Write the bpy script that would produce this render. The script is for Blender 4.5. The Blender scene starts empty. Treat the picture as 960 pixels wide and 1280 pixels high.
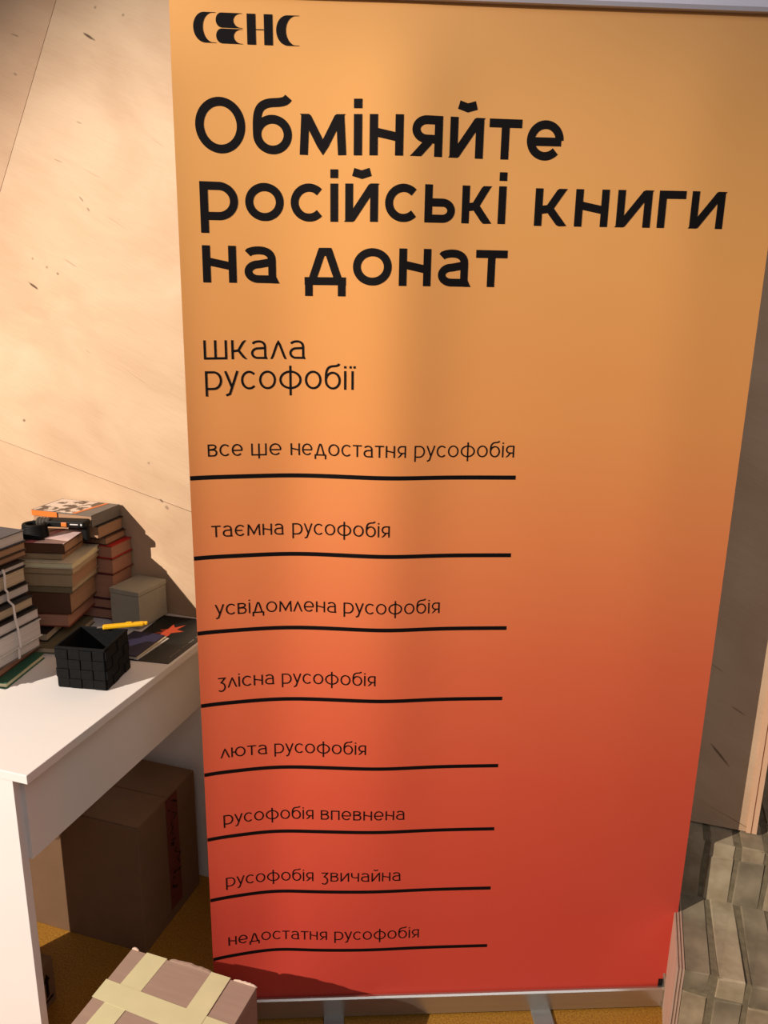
import bpy, bmesh, math, random
from mathutils import Vector, Matrix
random.seed(7)
scn = bpy.context.scene
col = scn.collection
# World frame: x to the right along the plywood wall, y away from the viewer, z up.
# The origin is the floor point under the near right corner of the white desk.

# ------------------------------------------------------------------ camera
cam_data = bpy.data.cameras.new('camera')
cam = bpy.data.objects.new('camera', cam_data)
col.objects.link(cam)
cam_data.sensor_fit = 'HORIZONTAL'
cam_data.sensor_width = 36.0
cam_data.lens = 36.0 * 1000.0 / 960.0
cam_data.clip_start = 0.02
Rm = Matrix(((0.95336, -0.09418, 0.28675), (0.30137, 0.24485, -0.92154), (0.01658, 0.96498, 0.26181)))
cam.matrix_world = Matrix.Translation((0.949, -0.983, 1.538)) @ Rm.to_4x4()
scn.camera = cam
# ------------------------------------------------------------------ light
world = bpy.data.worlds.new('world')
scn.world = world
world.use_nodes = True
world.node_tree.nodes['Background'].inputs[0].default_value = (0.85, 0.80, 0.80, 1)
world.node_tree.nodes['Background'].inputs[1].default_value = 0.10
def spot(name, loc, target, energy, color, size, angle, blend):
    d = bpy.data.lights.new(name, 'SPOT')
    d.energy = energy; d.color = color; d.shadow_soft_size = size
    d.spot_size = math.radians(angle); d.spot_blend = blend
    o = bpy.data.objects.new(name, d); col.objects.link(o)
    o.location = loc
    o.rotation_euler = (Vector(target) - Vector(loc)).to_track_quat('-Z', 'Y').to_euler()
    return o
spot('hall_spotlight', (-1.95, -2.62, 2.70), (0.25, 0.60, 0.85), 1020, (1.0, 0.88, 0.76), 0.012, 43, 0.65)
fill = bpy.data.lights.new('overhead_fill', 'AREA'); fill.shape = 'RECTANGLE'; fill.size = 2.5; fill.size_y = 2.5  # added soft cool fill from the upper right, no known fixture there
fill.energy = 33; fill.color = (0.93, 0.92, 1.0)
co = bpy.data.objects.new('overhead_fill', fill); col.objects.link(co); co.location = (2.6, -2.4, 3.6)
co.rotation_euler = (Vector((0.4, 0.4, 0.6)) - Vector(co.location)).to_track_quat('-Z', 'Y').to_euler()
scn.view_settings.view_transform = 'Standard'
scn.view_settings.look = 'None'
scn.view_settings.gamma = 1
scn.view_settings.use_curve_mapping = False
scn.view_settings.exposure = 0.08

# ------------------------------------------------------------------ materials
def lin(c):
    return tuple(((v / 255) / 12.92 if v / 255 <= 0.04045 else ((v / 255 + 0.055) / 1.055) ** 2.4) for v in c) + (1,)
def newmat(name):
    m = bpy.data.materials.new(name); m.use_nodes = True
    nt = m.node_tree
    return m, nt, nt.nodes['Principled BSDF']
def N(nt, t, **kw):
    n = nt.nodes.new(t)
    for k, v in kw.items(): setattr(n, k, v)
    return n
def mat(name, c, rough=0.6, var=0.08, scale=30, bump=0.05, stretch=(1, 1, 1), metal=0.0, spec=0.3, c2=None, bdist=0.002):
    m, nt, b = newmat(name)
    tc = N(nt, 'ShaderNodeTexCoord'); mp = N(nt, 'ShaderNodeMapping')
    mp.inputs['Scale'].default_value = stretch
    nt.links.new(tc.outputs['Object'], mp.inputs[0])
    nz = N(nt, 'ShaderNodeTexNoise'); nz.inputs['Scale'].default_value = scale; nz.inputs['Detail'].default_value = 5
    nt.links.new(mp.outputs[0], nz.inputs['Vector'])
    rp = N(nt, 'ShaderNodeValToRGB')
    a = lin(c)
    bcol = lin(c2) if c2 else tuple(v * (1 - 2 * var) for v in a[:3]) + (1,)
    rp.color_ramp.elements[0].position = 0.3; rp.color_ramp.elements[1].position = 0.7
    rp.color_ramp.elements[0].color = bcol; rp.color_ramp.elements[1].color = a
    nt.links.new(nz.outputs[0], rp.inputs[0]); nt.links.new(rp.outputs[0], b.inputs['Base Color'])
    b.inputs['Roughness'].default_value = rough; b.inputs['Metallic'].default_value = metal
    b.inputs['Specular IOR Level'].default_value = spec
    if bump:
        bp = N(nt, 'ShaderNodeBump'); bp.inputs['Strength'].default_value = bump; bp.inputs['Distance'].default_value = bdist
        nt.links.new(nz.outputs[0], bp.inputs['Height']); nt.links.new(bp.outputs[0], b.inputs['Normal'])
    return m
def pages_mat(name, c, dark):
    # paper block: fine horizontal leaf lines
    m, nt, b = newmat(name)
    tc = N(nt, 'ShaderNodeTexCoord'); mp = N(nt, 'ShaderNodeMapping'); mp.inputs['Scale'].default_value = (1.5, 1.5, 420)
    nt.links.new(tc.outputs['Object'], mp.inputs[0])
    nz = N(nt, 'ShaderNodeTexNoise'); nz.inputs['Scale'].default_value = 2.0; nz.inputs['Detail'].default_value = 3
    nt.links.new(mp.outputs[0], nz.inputs['Vector'])
    rp = N(nt, 'ShaderNodeValToRGB'); rp.color_ramp.elements[0].color = lin(dark); rp.color_ramp.elements[1].color = lin(c)
    rp.color_ramp.elements[0].position = 0.25; rp.color_ramp.elements[1].position = 0.6
    nt.links.new(nz.outputs[0], rp.inputs[0]); nt.links.new(rp.outputs[0], b.inputs['Base Color'])
    b.inputs['Roughness'].default_value = 0.8
    bp = N(nt, 'ShaderNodeBump'); bp.inputs['Strength'].default_value = 0.3; bp.inputs['Distance'].default_value = 0.0006
    nt.links.new(nz.outputs[0], bp.inputs['Height']); nt.links.new(bp.outputs[0], b.inputs['Normal'])
    return m
def plywood_mat(name, light, dark, marks):
    # rotary cut veneer: cloudy figure stretched along the grain, dark cracks and pin knots at fixed wall places
    m, nt, b = newmat(name)
    tc = N(nt, 'ShaderNodeTexCoord')
    mp = N(nt, 'ShaderNodeMapping'); mp.vector_type = 'POINT'
    mp.inputs['Rotation'].default_value = (0, math.radians(-24), 0)
    nt.links.new(tc.outputs['Object'], mp.inputs[0])
    def noise(scale, st, detail=6, dist=0.0):
        q = N(nt, 'ShaderNodeMapping'); q.inputs['Scale'].default_value = st
        nt.links.new(mp.outputs[0], q.inputs[0])
        n = N(nt, 'ShaderNodeTexNoise'); n.inputs['Scale'].default_value = scale
        n.inputs['Detail'].default_value = detail; n.inputs['Distortion'].default_value = dist
        nt.links.new(q.outputs[0], n.inputs['Vector'])
        return n.outputs[0]
    cloud = noise(3.6, (0.9, 1, 1.5), 7, 0.7)
    fine = noise(30, (0.6, 1, 9), 4)
    r1 = N(nt, 'ShaderNodeValToRGB'); r1.color_ramp.elements[0].position = 0.33; r1.color_ramp.elements[1].position = 0.68
    r1.color_ramp.elements[0].color = lin(dark); r1.color_ramp.elements[1].color = lin(light)
    nt.links.new(cloud, r1.inputs[0])
    mx = N(nt, 'ShaderNodeMixRGB', blend_type='MULTIPLY'); mx.inputs[0].default_value = 0.3
    r2 = N(nt, 'ShaderNodeValToRGB'); r2.color_ramp.elements[0].position = 0.3; r2.color_ramp.elements[1].position = 0.55
    r2.color_ramp.elements[0].color = (0.86, 0.83, 0.8, 1); r2.color_ramp.elements[1].color = (1, 1, 1, 1)
    nt.links.new(fine, r2.inputs[0]); nt.links.new(r1.outputs[0], mx.inputs[1]); nt.links.new(r2.outputs[0], mx.inputs[2])
    last = mx.outputs[0]
    wob = noise(60, (1, 1, 1), 2)
    for (x, z, ang, a, w, tone) in marks:
        sub = N(nt, 'ShaderNodeMapping'); sub.vector_type = 'TEXTURE'
        sub.inputs['Location'].default_value = (x, 0, z); sub.inputs['Rotation'].default_value = (0, math.radians(-ang), 0)
        sub.inputs['Scale'].default_value = (a, 1e6, w)
        nt.links.new(tc.outputs['Object'], sub.inputs[0])
        ln = N(nt, 'ShaderNodeVectorMath', operation='LENGTH'); nt.links.new(sub.outputs[0], ln.inputs[0])
        ad = N(nt, 'ShaderNodeMath', operation='ADD'); nt.links.new(ln.outputs['Value'], ad.inputs[0]); nt.links.new(wob, ad.inputs[1])
        mr = N(nt, 'ShaderNodeMapRange'); mr.inputs[1].default_value = 1.15; mr.inputs[2].default_value = 1.7
        mr.inputs[3].default_value = tone; mr.inputs[4].default_value = 0.0
        nt.links.new(ad.outputs[0], mr.inputs[0])
        mk = N(nt, 'ShaderNodeMixRGB'); mk.inputs[2].default_value = lin((88, 62, 42))
        nt.links.new(mr.outputs[0], mk.inputs[0]); nt.links.new(last, mk.inputs[1]); last = mk.outputs[0]
    nt.links.new(last, b.inputs['Base Color'])
    b.inputs['Roughness'].default_value = 0.62; b.inputs['Specular IOR Level'].default_value = 0.25
    bp = N(nt, 'ShaderNodeBump'); bp.inputs['Strength'].default_value = 0.12; bp.inputs['Distance'].default_value = 0.002
    nt.links.new(fine, bp.inputs['Height']); nt.links.new(bp.outputs[0], b.inputs['Normal'])
    return m

# ------------------------------------------------------------------ mesh helpers
def link(name, bm, m, parent=None, smooth=False):
    me = bpy.data.meshes.new(name)
    bmesh.ops.recalc_face_normals(bm, faces=bm.faces)
    bm.to_mesh(me); bm.free()
    mats = m if isinstance(m, (list, tuple)) else [m]
    for q in mats: me.materials.append(q)
    if smooth:
        for p in me.polygons: p.use_smooth = True
    o = bpy.data.objects.new(name, me); col.objects.link(o)
    if parent: o.parent = parent
    return o
def box(bm, x0, x1, y0, y1, z0, z1, bev=0.0, seg=2):
    r = bmesh.ops.create_cube(bm, size=1.0)
    for v in r['verts']:
        v.co = Vector(((x0 + x1) / 2 + v.co.x * (x1 - x0), (y0 + y1) / 2 + v.co.y * (y1 - y0), (z0 + z1) / 2 + v.co.z * (z1 - z0)))
    if bev:
        es = list({e for v in r['verts'] for e in v.link_edges})
        bmesh.ops.bevel(bm, geom=es, offset=bev, segments=seg, affect='EDGES', profile=0.5)
    return bm
def boxo(name, dims, m, parent=None, bev=0.0, seg=2):
    return link(name, box(bmesh.new(), *dims, bev=bev, seg=seg), m, parent)
def prism(bm, pts, y0, y1):
    # polygon in the x-z plane pushed from y0 to y1
    a = [bm.verts.new((p[0], y0, p[1])) for p in pts]; b = [bm.verts.new((p[0], y1, p[1])) for p in pts]
    bm.faces.new(a); bm.faces.new(b[::-1])
    n = len(pts)
    for i in range(n): bm.faces.new((a[i], b[i], b[(i + 1) % n], a[(i + 1) % n]))
    return bm
def extrude_x(bm, prof, x0, x1):
    a = [bm.verts.new((x0, p[0], p[1])) for p in prof]; b = [bm.verts.new((x1, p[0], p[1])) for p in prof]
    bm.faces.new(a); bm.faces.new(b[::-1])
    n = len(prof)
    for i in range(n): bm.faces.new((a[i], b[i], b[(i + 1) % n], a[(i + 1) % n]))
    return bm
def tube(bm, pts, r, seg=10, cap=True):
    rings = []
    for i, p in enumerate(pts):
        p = Vector(p); q0 = Vector(pts[max(i - 1, 0)]); q1 = Vector(pts[min(i + 1, len(pts) - 1)])
        d = (q1 - q0).normalized(); up = Vector((0, 0, 1)) if abs(d.z) < 0.9 else Vector((1, 0, 0))
        u = d.cross(up).normalized(); w = d.cross(u)
        rr = r[i] if isinstance(r, (list, tuple)) else r
        rings.append([bm.verts.new(p + (u * math.cos(2 * math.pi * k / seg) + w * math.sin(2 * math.pi * k / seg)) * rr) for k in range(seg)])
    for a, b in zip(rings, rings[1:]):
        for k in range(seg): bm.faces.new((a[k], a[(k + 1) % seg], b[(k + 1) % seg], b[k]))
    if cap: bm.faces.new(rings[0][::-1]); bm.faces.new(rings[-1])
    return bm
def tag(o, label=None, cat=None, group=None, kind=None):
    if label: o['label'] = label
    if cat: o['category'] = cat
    if group: o['group'] = group
    if kind: o['kind'] = kind
    return o
def empty(name, loc, rz=0, label=None, cat=None, group=None):
    o = bpy.data.objects.new(name, None); col.objects.link(o); o.empty_display_size = 0.05
    o.location = loc; o.rotation_euler = (0, 0, rz)
    return tag(o, label, cat, group)

# ------------------------------------------------------------------ palette
M = {}
M['floor'] = mat('ochre_floor', (172, 124, 44), 0.55, scale=240, c2=(126, 84, 28), bump=0.25, bdist=0.001)
M['white'] = mat('white_laminate', (232, 226, 222), 0.42, var=0.01, scale=8, bump=0, spec=0.4)
M['edge'] = mat('laminate_edging', (222, 214, 210), 0.5, var=0.02, scale=20, bump=0)
M['brick'] = mat('grey_brick', (168, 150, 122), 0.92, scale=26, c2=(134, 118, 94), bump=0.5, bdist=0.003)
M['brick_b'] = mat('grey_brick_light', (180, 164, 136), 0.92, scale=22, c2=(146, 130, 104), bump=0.5, bdist=0.003)
M['brick_c'] = mat('grey_brick_stained', (152, 138, 114), 0.92, scale=14, c2=(102, 92, 74), bump=0.5, bdist=0.003)
M['mortar'] = mat('grey_mortar', (128, 116, 92), 0.95, scale=60, c2=(104, 94, 74), bump=0.7, bdist=0.003)
M['kraft'] = mat('kraft_card', (116, 88, 64), 0.75, var=0.05, scale=18, bump=0.1, stretch=(1, 1, 1))
M['kraft_pink'] = mat('pinkish_kraft_card', (160, 133, 117), 0.75, var=0.04, scale=120, bump=0.15, stretch=(0.1, 1, 1))
M['kraft_edge'] = mat('torn_card_edge', (222, 196, 176), 0.85, var=0.1, scale=150, bump=0.4)
M['tape'] = mat('cream_tape', (208, 199, 156), 0.35, var=0.03, scale=25, bump=0.12, spec=0.5)
M['black'] = mat('matt_black', (14, 13, 14), 0.6, var=0.1, scale=60, bump=0.1, spec=0.2)
M['black_strap'] = mat('black_nonwoven', (19, 19, 20), 0.8, var=0.2, scale=180, bump=0.3, spec=0.15)
M['ink'] = mat('black_print', (13, 8, 9), 0.6, var=0.02, bump=0, spec=0.15)
M['red_ink'] = mat('red_print', (104, 46, 36), 0.7, var=0.1, scale=60, bump=0)
M['alu'] = mat('brushed_aluminium', (196, 190, 178), 0.32, var=0.03, scale=60, bump=0.03, stretch=(0.05, 1, 1), metal=0.9)
M['foot'] = mat('grey_steel', (150, 148, 144), 0.45, var=0.03, scale=60, bump=0.02, metal=0.6)
M['ply_a'] = mat('ply_layer_light', (222, 178, 142), 0.75, var=0.06, scale=40, bump=0.2, stretch=(1, 1, 0.1))
M['ply_b'] = mat('ply_layer_dark', (168, 118, 86), 0.8, var=0.08, scale=40, bump=0.2, stretch=(1, 1, 0.1))

M['ply_a2'] = mat('step_ply_light', (186, 156, 136), 0.8, var=0.06, scale=40, bump=0.2, stretch=(1, 1, 0.1))
M['ply_b2'] = mat('step_ply_dark', (140, 108, 90), 0.85, var=0.08, scale=40, bump=0.2, stretch=(1, 1, 0.1))
# wall place names: x, z in metres on the wall plane
marks = [(-0.292, 2.084, -30, 0.016, 0.0028, 0.95), (-0.505, 1.545, -32, 0.017, 0.003, 0.95), (-0.39, 1.60, -30, 0.02, 0.0014, 0.35),
         (-0.345, 1.745, -45, 0.008, 0.002, 0.6), (-0.328, 1.722, -50, 0.006, 0.002, 0.6), (-0.335, 1.91, -20, 0.008, 0.0016, 0.4),
         (-0.43, 1.575, -30, 0.004, 0.003, 0.6), (-0.46, 1.59, 0, 0.003, 0.003, 0.5), (-0.5, 1.61, 0, 0.003, 0.003, 0.4),
         (-0.175, 1.025, -40, 0.006, 0.003, 0.7), (-0.16, 1.008, -40, 0.006, 0.004, 0.5), (-0.205, 1.12, 0, 0.004, 0.003, 0.4),
         (-0.575, 1.205, 0, 0.005, 0.004, 0.7), (-0.27, 2.14, 10, 0.004, 0.003, 0.5), (-0.2, 2.12, 0, 0.004, 0.003, 0.5),
         (-0.40, 1.83, -20, 0.012, 0.0012, 0.4), (-0.31, 1.80, -25, 0.03, 0.001, 0.25), (-0.25, 1.69, -30, 0.04, 0.001, 0.22),
         (-0.36, 1.39, -30, 0.01, 0.001, 0.3), (-0.22, 1.33, -30, 0.05, 0.0009, 0.2), (-0.13, 1.86, -30, 0.02, 0.001, 0.25),
         (1.20, 0.575, -48, 0.03, 0.003, 0.75), (1.22, 0.69, -30, 0.016, 0.002, 0.5), (1.17, 0.78, -30, 0.02, 0.0012, 0.4)]
M['ply'] = plywood_mat('plywood_face', (214, 184, 152), (196, 163, 131), marks)
M['ply_side'] = plywood_mat('plywood_face_browner', (204, 170, 138), (184, 148, 117), [(-0.49, 2.1, -20, 0.012, 0.002, 0.5), (-0.5, 2.02, -25, 0.006, 0.003, 0.5)])
M['ply_low'] = plywood_mat('plywood_face_lower', (211, 180, 147), (192, 158, 126), marks)

# ------------------------------------------------------------------ the setting
WY = 0.725
fl = tag(boxo('floor', (-2.2, 3.0, -2.2, 3.2, -0.05, 0.0), M['floor']), 'ochre yellow speckled floor under the desk and banner', kind='structure')
wall = tag(boxo('wall_back', (-2.2, 1.273, WY + 0.012, WY + 0.03, 0.0, 2.9), M['ply_b']), 'plywood sheet wall behind the desk and banner', kind='structure')
g = 0.0008
def sx(z): return -0.578 + (z - 1.765) * (0.207 / 0.397)      # the steep joint
bot = 0.40
pl1 = [(sx(2.9) + g, 2.9), (sx(1.2) + g, 1.2), (-0.088, 1.003 + g), (0.45, 0.777 + g), (1.273, 0.411 + g), (1.273, 2.9)]
pl2 = [(-2.2, 2.9), (-2.2, 1.25), (sx(1.2) - g, 1.2), (sx(2.9) - g, 2.9)]
pl3 = [(-2.2, 1.249), (sx(1.2), 1.2 - g), (-0.088, 1.003 - g), (0.45, 0.777 - g), (1.1, 0.49 - g), (1.1, 0.0), (-2.2, 0.0)]
pl4 = [(1.1002, 0.49 - g), (1.273, 0.411 - g), (1.273, 0.4), (1.1002, 0.4)]
for pts, mm in ((pl1, M['ply']), (pl2, M['ply_side']), (pl3, M['ply_low']), (pl4, M['ply_low'])):
    bm = prism(bmesh.new(), pts, WY, WY + 0.012)
    link('plywood_panel', bm, mm, wall)
# end of the wall: the edge of a board that runs back from the corner
tr = empty('trim_1', (1.273, WY + 0.0, 0.4)); tag(tr, 'plywood board end with visible layers at the wall corner', kind='structure')
lay = [(0.0, 0.009, 'ply_a'), (0.009, 0.0115, 'ply_b'), (0.0115, 0.021, 'ply_a')]
for a, b_, k in lay:
    boxo('ply_layer', (a, b_, -0.004 if k == 'ply_a' else -0.002, 0.5, 0.0, 2.5), M[k], tr)
# grey brick wall past the corner: courses of bricks on a mortar core
wr = tag(boxo('wall_right', (1.28, 3.0, 1.30, 1.42, 0.0, 2.9), M['mortar']), 'grey brick wall seen past the plywood corner', kind='structure')
def brick_mesh(w, d, h, seed, jit=0.0025, bev=0.0022):
    rnd = random.Random(seed)
    bm = box(bmesh.new(), -w / 2, w / 2, -d / 2, d / 2, -h / 2, h / 2)
    bmesh.ops.bevel(bm, geom=bm.edges[:], offset=bev, segments=1, affect='EDGES')
    for v in bm.verts: v.co += Vector((rnd.uniform(-jit, jit), rnd.uniform(-jit, jit), rnd.uniform(-jit, jit)))
    me = bpy.data.meshes.new('brick'); bmesh.ops.recalc_face_normals(bm, faces=bm.faces); bm.to_mesh(me); bm.free()
    return me
def brick_set(w, d, h, n=4):
    out = []
    for i in range(n):
        for key in ('brick', 'brick_b', 'brick_c'):
            me = brick_mesh(w, d, h, 31 * i + len(key)); me.materials.append(M[key]); out.append(me)
    return out
def put(meshes, loc, parent, rz=0.0):
    o = bpy.data.objects.new('brick', random.choice(meshes)); col.objects.link(o)
    o.location = loc; o.parent = parent; o.rotation_euler = (0, 0, rz)
    return o
bs = brick_set(0.24, 0.06, 0.062)
for r in range(13):
    for c in range(4):
        x = 1.44 + c * 0.255 + (0.127 if r % 2 else 0)
        put(bs, (x, 1.30, 0.04 + r * 0.075), wr, random.uniform(-0.01, 0.01))

# ------------------------------------------------------------------ brick steps at the right
st = empty('brick_steps', (1.147, 0.45, 0), 0, 'grey brick steps of bricks laid on edge beside the banner', 'steps')
X0 = 1.150
def stl(x0, x1, y0, y1, z0, z1):   # world dims to the steps' own frame
    return (x0 - 1.147, x1 - 1.147, y0 - 0.45, y1 - 0.45, z0, z1)
boxo('mortar_bed', stl(X0 + .002, 2.4, 0.4475, 0.71, 0.0, 0.2475), M['mortar'], st)
boxo('mortar_bed', stl(X0 - 0.014, 2.4, 0.6715, 1.238, 0.0, 0.3925), M['mortar'], st)
W1 = 0.062
tread = [None] * 3
tb = brick_set(0.050, 0.235, 0.05); fb = brick_set(0.050, 0.05, 0.118); rb = brick_set(0.050, 0.05, 0.118); ub = brick_set(0.050, 0.10, 0.05)
ub2 = brick_set(0.050, 0.235, 0.05)
for i in range(19):
    x = X0 + 0.025 + i * W1 - 1.147
    j = random.uniform(-0.003, 0.003)
    put(tb, (x + j, 0.5635 - 0.45, 0.2245), st, random.uniform(-0.012, 0.012))
    put(fb, (x + j, 0.471 - 0.45, 0.138), st)
    put(fb, (x - j, 0.471 - 0.45, 0.010 + 0.059 - 0.05), st)
for i in range(20):
    x = 1.160 + i * W1 - 1.147
    put(rb, (x, 0.694 - 0.45, 0.304), st, random.uniform(-0.01, 0.01))
    put(ub, (x, 0.72 - 0.45, 0.370), st, random.uniform(-0.01, 0.01))
    if i > 1:
        for q in range(2): put(ub2, (x, 0.895 - 0.45 + q * 0.22, 0.370), st, random.uniform(-0.01, 0.01))
# plywood side board of the steps, plies showing on its sloping front edge
sb = empty('side_board', (0, 0, 0)); sb.parent = st
prof = [(0.446, 0.0), (0.446, 0.2495), (0.672, 0.2495), (0.672, 0.0)]
for a, b_, k, d in ((1.1345, 1.1375, 'ply_a', 0), (1.1375, 1.1405, 'ply_b', .0012), (1.1405, 1.1437, 'ply_a', 0), (1.1437, 1.1465, 'ply_b', .0012), (1.1465, 1.1495, 'ply_a', 0)):
    pr = [(y - 0.45 + (d if y < .6 else 0), z - (d if z > .1 else 0)) for y, z in prof]
    link('ply_layer', extrude_x(bmesh.new(), pr, a - 1.147, b_ - 1.147), M[k + '2'], sb)

# ------------------------------------------------------------------ roll-up banner
TH = math.radians(20.54)
ban = empty('roll_up_banner', (0.202, 0.252, 0), TH, 'tall orange to red roll-up banner with black Ukrainian lettering', 'banner')
ZB, ZT = 0.052, 1.988
def interp(xs, ys, x):
    if x <= xs[0]: return ys[0]
    for i in range(len(xs) - 1):
        if x <= xs[i + 1]:
            t = (x - xs[i]) / (xs[i + 1] - xs[i]); t = t * t * (3 - 2 * t)
            return ys[i] + (ys[i + 1] - ys[i]) * t
    return ys[-1]
def gs(s, c, w): return math.exp(-((s - c) / w) ** 2)
def d_top(s): return (.008) * math.exp(-s / .06) + .014 * gs(s, .37, .09) - .004 * gs(s, .13, .09) + .004 * gs(s, .86, .08) - .003 * gs(s, .62, .12)
def d_mid(s): return (.019) * math.exp(-s / .055) - .011 * gs(s, .18, .085) + .011 * gs(s, .36, .08) + .003 * gs(s, .85, .09)
def d_bot(s): return (.018) * math.exp(-s / .06) - .007 * gs(s, .13, .07) + .003 * gs(s, .33, .09)
def disp(s, z):
    if z > 1.2: t = min((z - 1.2) / 0.75, 1); a = d_mid(s) * (1 - t) + d_top(s) * t
    else: t = max(0, (z - 0.25) / 0.95); a = d_bot(s) * (1 - t) + d_mid(s) * t
    damp = min(1, max(0, (z - 0.055) / 0.10)) * min(1, max(0, (1.99 - z) / 0.12))
    return -a * damp      # toward the viewer is -y in the banner's frame
# print: a vertical colour gradient from amber to red
bmat, nt, b = newmat('banner_print')
tc = N(nt, 'ShaderNodeTexCoord'); sp = N(nt, 'ShaderNodeSeparateXYZ'); nt.links.new(tc.outputs['Object'], sp.inputs[0])
mr = N(nt, 'ShaderNodeMapRange'); mr.inputs[1].default_value = 0.0; mr.inputs[2].default_value = 2.0; nt.links.new(sp.outputs[2], mr.inputs[0])
rp = N(nt, 'ShaderNodeValToRGB'); cr = rp.color_ramp
stops = [(0.0, (206, 72, 58)), (0.12, (208, 74, 58)), (0.28, (218, 88, 62)), (0.42, (224, 108, 70)), (0.56, (228, 136, 80)), (0.66, (227, 151, 85)), (0.84, (224, 161, 90)), (1.0, (224, 165, 97))]
cr.elements[0].position = 0; cr.elements[0].color = lin(stops[0][1]); cr.elements[1].position = 1; cr.elements[1].color = lin(stops[-1][1])
for p_, c_ in stops[1:-1]: e = cr.elements.new(p_); e.color = lin(c_)
nt.links.new(mr.outputs[0], rp.inputs[0]); nt.links.new(rp.outputs[0], b.inputs['Base Color'])
b.inputs['Roughness'].default_value = 0.5; b.inputs['Specular IOR Level'].default_value = 0.3
nz = N(nt, 'ShaderNodeTexNoise'); nz.inputs['Scale'].default_value = 700; nt.links.new(tc.outputs['Object'], nz.inputs['Vector'])
bu = N(nt, 'ShaderNodeBump'); bu.inputs['Strength'].default_value = 0.06; bu.inputs['Distance'].default_value = 0.0005
nt.links.new(nz.outputs[0], bu.inputs['Height']); nt.links.new(bu.outputs[0], b.inputs['Normal'])
back = mat('banner_backing', (190, 190, 188), 0.7, var=0.02, bump=0)
bm = bmesh.new(); NS, NZ = 120, 70
gf = [[bm.verts.new((s / NS * 1.004, disp(s / NS, ZB + (ZT - ZB) * k / NZ), ZB + (ZT - ZB) * k / NZ)) for s in range(NS + 1)] for k in range(NZ + 1)]
gb = [[bm.verts.new((v.co.x, v.co.y + 0.0005, v.co.z)) for v in row] for row in gf]
for k in range(NZ):
    for s in range(NS):
        bm.faces.new((gf[k][s], gf[k][s + 1], gf[k + 1][s + 1], gf[k + 1][s]))
        f = bm.faces.new((gb[k][s], gb[k + 1][s], gb[k + 1][s + 1], gb[k][s + 1])); f.material_index = 1
for k in range(NZ):
    for s in (0, NS):
        f = bm.faces.new([bm.verts.new(v.co) for v in (gf[k][s], gb[k][s], gb[k + 1][s], gf[k + 1][s])]); f.material_index = 1
sheet = link('printed_sheet', bm, [bmat, back], ban, smooth=True)
for p in sheet.data.polygons:
    if abs(p.normal.x) > 0.7: p.use_smooth = False
# cassette, end caps, feet, rail, rear pole
prof = [(-.010, .006), (-.010, .020), (-.0125, .022), (-.0125, .054), (-.009, .057), (-.004, .057), (-.004, .030), (.012, .030), (.012, .075), (.022, .092), (.034, .096), (.046, .09), (.053, .07), (.054, .03), (.052, .006)]
link('cassette', extrude_x(bmesh.new(), prof, -0.002, 0.989), M['alu'], ban)
capp = [(-.014, .004), (-.0145, .05), (-.008, .075), (.006, .096), (.026, .102), (.045, .096), (.056, .07), (.057, .004)]
for a in (-0.006, 0.989):
    link('end_cap', extrude_x(bmesh.new(), capp, a, a + 0.004), M['alu'], ban)
boxo('roller_slot', (0.980, 0.9885, -0.003, 0.012, 0.03, 0.072), M['black'], ban)
for s in (0.255, 0.715):
    bm = box(bmesh.new(), s - .022, s + .022, -0.24, 0.06, 0.0, 0.006, bev=0.001)
    link('foot', bm, M['foot'], ban)
rail = [(-.012, 1.984), (-.014, 1.99), (-.014, 2.012), (-.008, 2.02), (.008, 2.02), (.014, 2.012), (.014, 1.984)]
link('top_rail', extrude_x(bmesh.new(), rail, -0.003, 1.003), mat('anodised_rail', (206, 202, 212), 0.4, var=0.01, bump=0, metal=0.3), ban)
link('pole', tube(bmesh.new(), [(0.5, 0.03, 0.09), (0.5, 0.03, 1.99)], 0.009), M['alu'], ban)

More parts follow.
